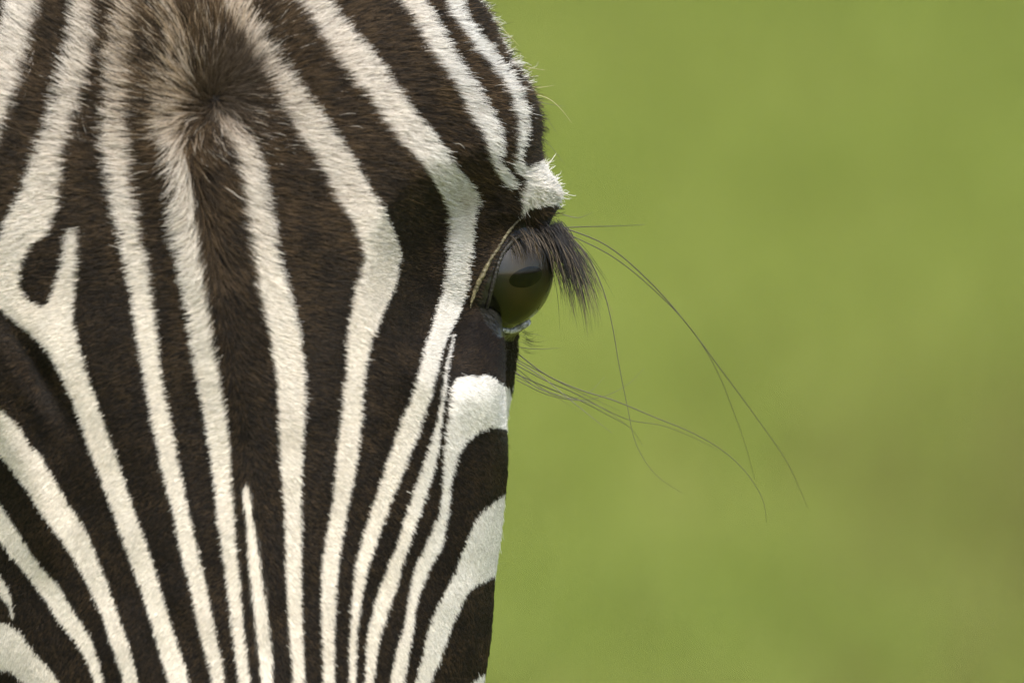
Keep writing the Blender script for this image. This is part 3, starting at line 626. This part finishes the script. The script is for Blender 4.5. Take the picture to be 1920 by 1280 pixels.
# ------------------------------------------------------------------ eyes
def cap(center, ax, r, ang, n=24, m=48, sx=1., hv=None, kv=None):
    V = [center + ax*r]; Fc = []; rv_ = [0.]
    for i in range(1, n+1):
        for k in range(m):
            g_ = 2*math.pi*k/m; a_ = math.radians(ang)*i/n; ax_ = a_*(1 if sx == 1 else 1)
            hx, ky = math.cos(g_)*math.sin(a_)*sx, math.sin(g_)*math.sin(a_)
            q3 = math.sqrt(max(0, 1 - hx*hx - ky*ky)); V.append(center + r*(hx*hv + ky*kv + q3*ax)); rv_.append(i/n)
    for k in range(m): Fc.append((0, 1+k, 1+(k+1) % m))
    for i in range(n-1):
        for k in range(m):
            a_ = 1+i*m; Fc.append((a_+k, a_+m+k, a_+m+(k+1) % m, a_+(k+1) % m))
    return V, Fc, rv_
def make_eye(mirror):
    f = (lambda P_: to_world(P_) - OFF) if not mirror else (lambda P_: to_world((np.asarray(P_) - EC)*np.array([-1, 1, 1]) + head_pt(um2, EYE_UV[1], EYE_Y)) - OFF)
    V, Fc, rv_ = cap(EC, e_ax, EYE_R - .0006, 178, 60, 64, 1., e_h, e_k)
    V = []; Fc = []; nn, mm = 48, 64
    for i in range(nn+1):
        th = math.pi*i/nn
        for k in range(mm):
            g_ = 2*math.pi*k/mm; V.append(EC + (EYE_R-.0006)*(math.sin(th)*(math.cos(g_)*e_h + math.sin(g_)*e_k) + math.cos(th)*e_ax))
    for i in range(nn):
        for k in range(mm): Fc.append((i*mm+k, (i+1)*mm+k, (i+1)*mm+(k+1) % mm, i*mm+(k+1) % mm))
    eye = mesh_obj('eyeball', f(np.array(V)), Fc, M_lens, zebra, ctr=f(EC))
    V, Fc, rv_ = cap(EC, e_ax, EYE_R - .0003, 51, 24, 64, 1., e_h, e_k)
    ir = mesh_obj('iris', f(np.array(V)), Fc, M_iris, eye, ctr=f(EC)); ir.data.attributes.new('iris_r', 'FLOAT', 'POINT').data.foreach_set('value', np.array(rv_, np.float32)*.7)
    pax = px_dir(990, 520)
    hx = unit(e_h - (e_h @ pax)*pax); kx = np.cross(hx, pax); kx = kx if kx[2] > 0 else -kx
    tilt = math.radians(-14); h2 = math.cos(tilt)*hx + math.sin(tilt)*kx; k2 = -math.sin(tilt)*hx + math.cos(tilt)*kx
    V, Fc, _ = cap(EC, pax, EYE_R - .0001, 9.5, 10, 48, 2.1, h2, k2)
    mesh_obj('pupil', f(np.array(V)), Fc, M_pupil, eye, ctr=f(EC))
    V, Fc, rr2 = cap(EC, e_ax, EYE_R + .0004, 64, 40, 64, 1., e_h, e_k)
    V = np.array(V); rr2 = np.array(rr2); bulge = .0009*np.clip(1 - (rr2*64/52)**2, 0, 1)
    V = V + (V - EC)/EYE_R*bulge[:, None]
    mesh_obj('cornea', f(V), Fc, M_cornea, eye, ctr=f(EC))
    # lid margins
    def on_eye(al, be, r):
        al, be = math.radians(al), math.radians(be)
        return EC + r*(math.cos(be)*(math.cos(al)*e_ax + math.sin(al)*e_h) + math.sin(be)*e_k)
    low = [eye_ab(px_dir(u_, v_)) for u_, v_ in [(903, 596), (918, 609), (940, 615), (965, 614), (985, 604)]]
    lowp = [on_eye(a_, b_, EYE_R + .0006) for a_, b_ in low] + [on_eye(-56, -50, EYE_R+.0006), on_eye(-70, -30, EYE_R+.0006)]
    pts = spline(lowp, 60); V, Fc = tube(pts, np.interp(np.linspace(0, 1, 60), [0, .1, .35, .6, 1], [.0001, .0005, .0011, .0017, .0010]) * (1 + .04*rng.normal(0, 1, 60)), 10)
    lo = mesh_obj('lower_eyelid', f(np.array(V)), Fc, M_lidpale, zebra)
    upp = [on_eye(a_, b_, EYE_R + .0012) for a_, b_ in OPEN_AB[:12]]
    pts = spline(upp, 90); V, Fc = tube(pts, np.interp(np.linspace(0, 1, 90), [0, .1, .5, .9, 1], [.0003, .0007, .0010, .0012, .0008]), 10)
    mesh_obj('upper_eyelid', f(np.array(V)), Fc, M_lid, zebra)
    return eye
make_eye(False); make_eye(True)
# raised tan margin of skin in front of the eye
def surf_at(u, v):                           # surface depth of the face at apparent (u, v): nearest front mesh vertex
    gu = G[..., 0] / (S*(D+G[..., 1])/D) + 960; gv_ = 640 - G[..., 2] / (S*(D+G[..., 1])/D)
    dd = (gu-u)**2 + (gv_-v)**2 + np.where(G[..., 1] > .02, 1e6, 0); m_ = dd < 30
    if m_.any(): return float(G[..., 1][m_].min())
    return float(G[..., 1].ravel()[dd.argmin()])
for pts_, r_, mt, nm in (([(984, 404), (966, 420), (950, 440), (934, 464), (918, 490), (905, 514), (893, 540), (886, 560), (882, 578)], (1.0, 2.6, 3.8, 3.6, 4.4, 5.6, 5.4, 3.6, 1.0), M_lidrim, 'eyelid_fold'),):
    a = np.array([(*head_pt(u_, v_, surf_at(u_, v_) + .0003),) for u_, v_ in pts_])
    sp_ = spline(np.c_[a, np.array(r_)*S], 110)
    wob = np.convolve(rng.normal(0, 1, 114), np.ones(5)/5, 'valid'); sp_[:, 0] += wob*.00016; sp_[:, 1] += -.0003
    V, Fc = tube(sp_[:, :3], sp_[:, 3]*(1 + .10*wob)*.85, 10); V = np.array(V); V = V + rng.normal(0, .00011, V.shape)
    mesh_obj(nm, to_world(np.array(V)) - OFF, Fc, mt, zebra)

# eyelashes
def lashes(n, roots, tips, bow, jr, jt, wmin, wmax, pale, depth=(-.012, .006)):
    s_ = rng.random(n)
    rt = spline(roots, 60); tp_ = spline(tips, 60)
    ix = (s_*59).astype(int)
    r2 = rt[ix] + rng.normal(0, 1, (n, 2))*np.array(jr); t2 = tp_[ix] + rng.normal(0, 1, (n, 2))*np.array(jt)
    cut = rng.uniform(.6, 1.0, n)[:, None]; t2 = r2 + (t2 - r2)*cut
    K = 8; tq = np.linspace(0, 1, K)
    dvec = t2 - r2; perp = np.stack([dvec[:, 1], -dvec[:, 0]], 1)
    pt = r2[:, None] + dvec[:, None]*tq[None, :, None] + perp[:, None]*(bow*np.sin(math.pi*tq))[None, :, None]*rng.uniform(.6, 1.3, (n, 1, 1))
    y0 = rng.uniform(*depth, n)
    yy = y0[:, None] - .004*np.sin(math.pi*.5*tq)[None]*rng.uniform(0, 1.5, (n, 1))
    Pq = head_pt(pt[..., 0], pt[..., 1], yy)
    rd = rng.uniform(wmin, wmax, n)[:, None]*1e-3*np.array([1, 1, 1, .95, .85, .7, .45, .12])[None]
    c = np.where((rng.random(n) < pale)[:, None], np.array([.062, .049, .034]), np.array([.005, .0042, .0034]))*rng.uniform(.6, 1.4, (n, 1))
    c2 = c*np.array([1.8, 1.7, 1.5]) + .003
    return Pq, rd, c[:, None]*(1-tq)[None, :, None] + c2[:, None]*tq[None, :, None]
sets = [lashes(270, [(1000, 432), (1028, 426), (1052, 424)], [(1082, 580), (1115, 612), (1140, 585)], .07, (3, 5), (19, 24), .05, .11, .25, (-.012, .010)),
        lashes(150, [(985, 438), (1010, 430), (1040, 426)], [(1020, 505), (1050, 525), (1090, 545)], .07, (4, 4), (9, 14), .05, .11, .4, (-.017, 0)),
        lashes(100, [(946, 450), (965, 436), (1000, 430)], [(968, 490), (990, 492), (1030, 502)], .06, (4, 4), (8, 10), .05, .10, .35, (-.026, -.018)),
        lashes(120, [(990, 425), (1020, 420), (1054, 420)], [(1035, 455), (1060, 470), (1085, 480)], .1, (5, 5), (8, 8), .05, .12, .1, (-.018, .004)),
        lashes(30, [(1035, 428), (1052, 424)], [(1066, 560), (1120, 625)], .05, (3, 3), (10, 16), .04, .07, .1, (-.006, .01)),
        lashes(26, [(975, 618), (984, 628), (981, 650)], [(1010, 622), (1015, 640), (1008, 660)], -.12, (3, 6), (8, 6), .03, .055, .0, (-.01, .006))]
hair_obj('eyelashes', to_world(np.concatenate([s_[0] for s_ in sets])) - OFF, np.concatenate([s_[1] for s_ in sets]), np.concatenate([s_[2] for s_ in sets]), M_lash, zebra)
mp = np.concatenate([s_[0] for s_ in sets[:4]]); mp = (mp - EC)*np.array([-1, 1, 1]) + head_pt(um2, EYE_UV[1], EYE_Y)
hair_obj('eyelashes', to_world(mp) - OFF, np.concatenate([s_[1] for s_ in sets[:4]]), np.concatenate([s_[2] for s_ in sets[:4]]), M_lash, zebra)

# long tactile hairs
WH = [([(966, 672), (1000, 690), (1060, 722), (1115, 748), (1165, 772)], .8, 0, .01), ([(964, 695), (1010, 728), (1060, 744), (1120, 760), (1175, 796)], .85, 0, .0), ([(968, 706), (1000, 722), (1045, 745), (1085, 772)], .6, 0, .01), ([(972, 630), (1000, 626), (1022, 632)], .5, 0, 0), ([(968, 640), (990, 642), (1012, 634)], .45, 0, 0), ([(1050, 440), (1066, 500), (1072, 555), (1068, 600)], .6, 0, 0),
      ([(1050, 427), (1100, 425), (1150, 424), (1210, 421)], 1.0, 0, .02),
      ([(1052, 425), (1130, 456), (1220, 530), (1290, 610), (1350, 690), (1420, 785), (1475, 865), (1515, 952)], 1.15, 0, .05),
      ([(1060, 436), (1150, 482), (1230, 547), (1300, 622), (1342, 690), (1375, 770), (1398, 835), (1415, 897)], 1.0, 0, .04),
      ([(1058, 432), (1095, 470), (1128, 535), (1148, 610), (1160, 680), (1176, 760), (1194, 835), (1228, 888), (1280, 925)], .95, 0, .0),
      ([(970, 662), (1020, 700), (1080, 728), (1150, 750), (1230, 783), (1300, 812), (1360, 848), (1410, 900), (1433, 945), (1437, 978)], 1.1, 0, .01),
      ([(968, 684), (1020, 712), (1080, 738), (1130, 765), (1180, 787), (1240, 797), (1300, 820), (1345, 842)], .9, 0, .02),
      ([(966, 700), (1030, 728), (1090, 752), (1140, 778), (1186, 806), (1206, 836)], 1.0, 0, .03),
      ([(968, 712), (1030, 741), (1090, 750), (1140, 740), (1180, 718), (1208, 690)], .75, 0, .02),
      ([(968, 690), (1030, 735), (1070, 748), (1105, 735), (1134, 706)], .7, 0, .03),
      ([(966, 676), (1010, 702), (1060, 742), (1120, 790), (1148, 812)], .9, 0, -.01),
      ([(968, 650), (1005, 654), (1052, 652)], .7, 0, 0),
      ([(1054, 402), (1085, 408), (1112, 398)], .7, 0, 0),
      ([(1000, 176), (1030, 186), (1058, 212), (1072, 231)], .55, 1, 0),
      ([(985, 160), (1008, 164), (1040, 160)], .5, 1, 0),
      ([(1004, 205), (1024, 222), (1046, 252)], .5, 0, 0),
      ([(1010, 255), (1030, 272), (1060, 310)], .55, 0, 0),
      ([(1008, 280), (1022, 292), (1052, 302)], .5, 0, 0),
      ([(968, 116), (984, 124), (1022, 132)], .55, 1, 0),
      ([(930, 40), (950, 62), (975, 88)], .5, 1, 0),
      ([(1005, 190), (1032, 196), (1062, 200)], .5, 0, 0)]
for i, (pp, wd, pale, bend) in enumerate(WH):
    a = spline(pp, 40); tq = np.linspace(0, 1, 40)
    Pq = head_pt(a[:, 0], a[:, 1], -.004 + bend*tq**1.5)
    V, Fc = tube(Pq, (.00014 + .00005*wd)*wd*(1 - .75*tq**1.6), 6)
    mesh_obj('whisker', to_world(np.array(V)) - OFF, Fc, M_whisker_pale if pale else M_whisker, zebra)

# ------------------------------------------------------------------ parts beyond the frame
for sg in (1, -1):
    b0 = to_world(head_pt(MID(-300.) + sg*330, -330, .04)); V = []; Fc = []
    outd = unit(np.array([sg*.45, .05, 1.])); fwd = unit(np.array([sg*.35, -.93, 0.])); sd_ = unit(np.cross(outd, fwd))
    n1, n2 = 22, 17
    for shell in (0, 1):
        for i in range(n1):
            tq = i/(n1-1); wd = .042*math.sin(math.pi*(.14 + .86*tq)**.8)**.8 + .001; dp = .045*(1-tq)**.7 + .004
            for k in range(n2):
                g_ = math.radians(-150 + 300*k/(n2-1))
                r2 = 1 - .10*shell
                V.append(b0 + outd*.19*tq - fwd*dp*math.cos(g_)*r2*.8 + sd_*wd*math.sin(g_)*r2)
    for shell in (0, 1):
        o_ = shell*n1*n2
        for i in range(n1-1):
            for k in range(n2-1):
                Fc.append((o_+i*n2+k, o_+i*n2+k+1, o_+(i+1)*n2+k+1, o_+(i+1)*n2+k))
    for i in range(n1-1):
        for k in (0, n2-1): Fc.append((i*n2+k, (i+1)*n2+k, n1*n2+(i+1)*n2+k, n1*n2+i*n2+k))
    ear = mesh_obj('ear', np.array(V) - OFF, Fc, M_coat, zebra)
    z_ = np.array([(np.dot(v_ - b0, outd)) for v_ in V])
    ear.data.attributes.new('band', 'FLOAT', 'POINT').data.foreach_set('value', (z_*2*math.pi/.09).astype(np.float32))
# mane: upright bristles along the crest of the neck
NM = 26000
s_ = rng.random(NM); ix = (s_*21).astype(int); crest = neck[ix]*(1 - (s_*21-ix))[:, None] + neck[ix+1]*(s_*21-ix)[:, None]
tn = unit(np.gradient(neck, axis=0))[ix]; sdv = unit(np.cross(tn, [0, 0, 1.])); upn = np.cross(sdv, tn)
rz_ = np.interp(s_, nr, .095 + .17*nr**1.1)
root = crest + upn*(rz_-.008)[:, None] + sdv*rng.normal(0, .010, NM)[:, None]
ln = (.075 + .03*np.sin(s_*3))*rng.uniform(.8, 1.1, NM); tq = np.linspace(0, 1, 4)
P = root[:, None] + (upn*ln[:, None])[:, None]*tq[None, :, None] + (sdv*rng.normal(0, .010, NM)[:, None])[:, None]*tq[None, :, None]
stp = np.sin(s_*arc[22]*2*math.pi/.11 + 1) > 0
mc = np.where(stp[:, None], np.array([.6, .54, .44]), np.array([.02, .015, .01]))
Cm = np.repeat(mc[:, None], 4, 1); Cm[:, 3] = [.02, .015, .01]
hair_obj('mane', P - OFF, np.broadcast_to(np.array([.4, .4, .35, .1])*1e-3, (NM, 4)), Cm, M_fur, zebra)
# tail and hooves, nostrils
tb = trunk[-1] + [0, 0, .02]
tp_ = spline([tb, tb + tdir*.08 + [0, 0, -.05], tb + tdir*.11 + [0, 0, -.30], tb + tdir*.10 + [0, 0, -.55]], 30)
V, Fc = tube(tp_, np.linspace(.028, .012, 30), 12); tl = mesh_obj('tail', np.array(V) - OFF, Fc, M_coat, zebra)
tl.data.attributes.new('band', 'FLOAT', 'POINT').data.foreach_set('value', np.repeat(np.arange(30)*1.1, 12).astype(np.float32))
nt_ = 2500; P = np.repeat(tp_[-6:][rng.integers(0, 6, nt_)][:, None], 5, 1); P = P + np.linspace(0, 1, 5)[None, :, None]*np.c_[rng.normal(0, .02, (nt_, 2)), -rng.uniform(.15, .30, nt_)][:, None]
hair_obj('tail_tuft', P - OFF, np.full((nt_, 5), .0004), np.full((nt_, 5, 3), .018), M_fur, zebra)
for sp in LEGS:
    c = sp[-1, :3].copy(); c[2] = .0
    V, Fc = ring_tube([c + [0, 0, .0], c + [0, 0, .03], c + [0, 0, .06], c + [0, 0, .075]], [.056, .052, .045, .038], [.062, .056, .046, .038], upv=tuple(tdir), n=20)
    mesh_obj('hoof', np.array(V) - OFF, Fc, M_hoof, zebra)
for sg in (1, -1):
    c = head_pt(MID(2060.) + sg*150, 2060, Y0(2060.) + .012); V = []; Fc = []
    for i in range(13):
        th = math.pi*i/12
        for k in range(24):
            g_ = 2*math.pi*k/24; V.append(c + np.array([.011*math.sin(th)*math.cos(g_), .012*math.cos(th), .020*math.sin(th)*math.sin(g_)]))
    for i in range(12):
        for k in range(24): Fc.append((i*24+k, (i+1)*24+k, (i+1)*24+(k+1) % 24, i*24+(k+1) % 24))
    mesh_obj('nostril', to_world(np.array(V)) - OFF, Fc, M_nose, zebra)
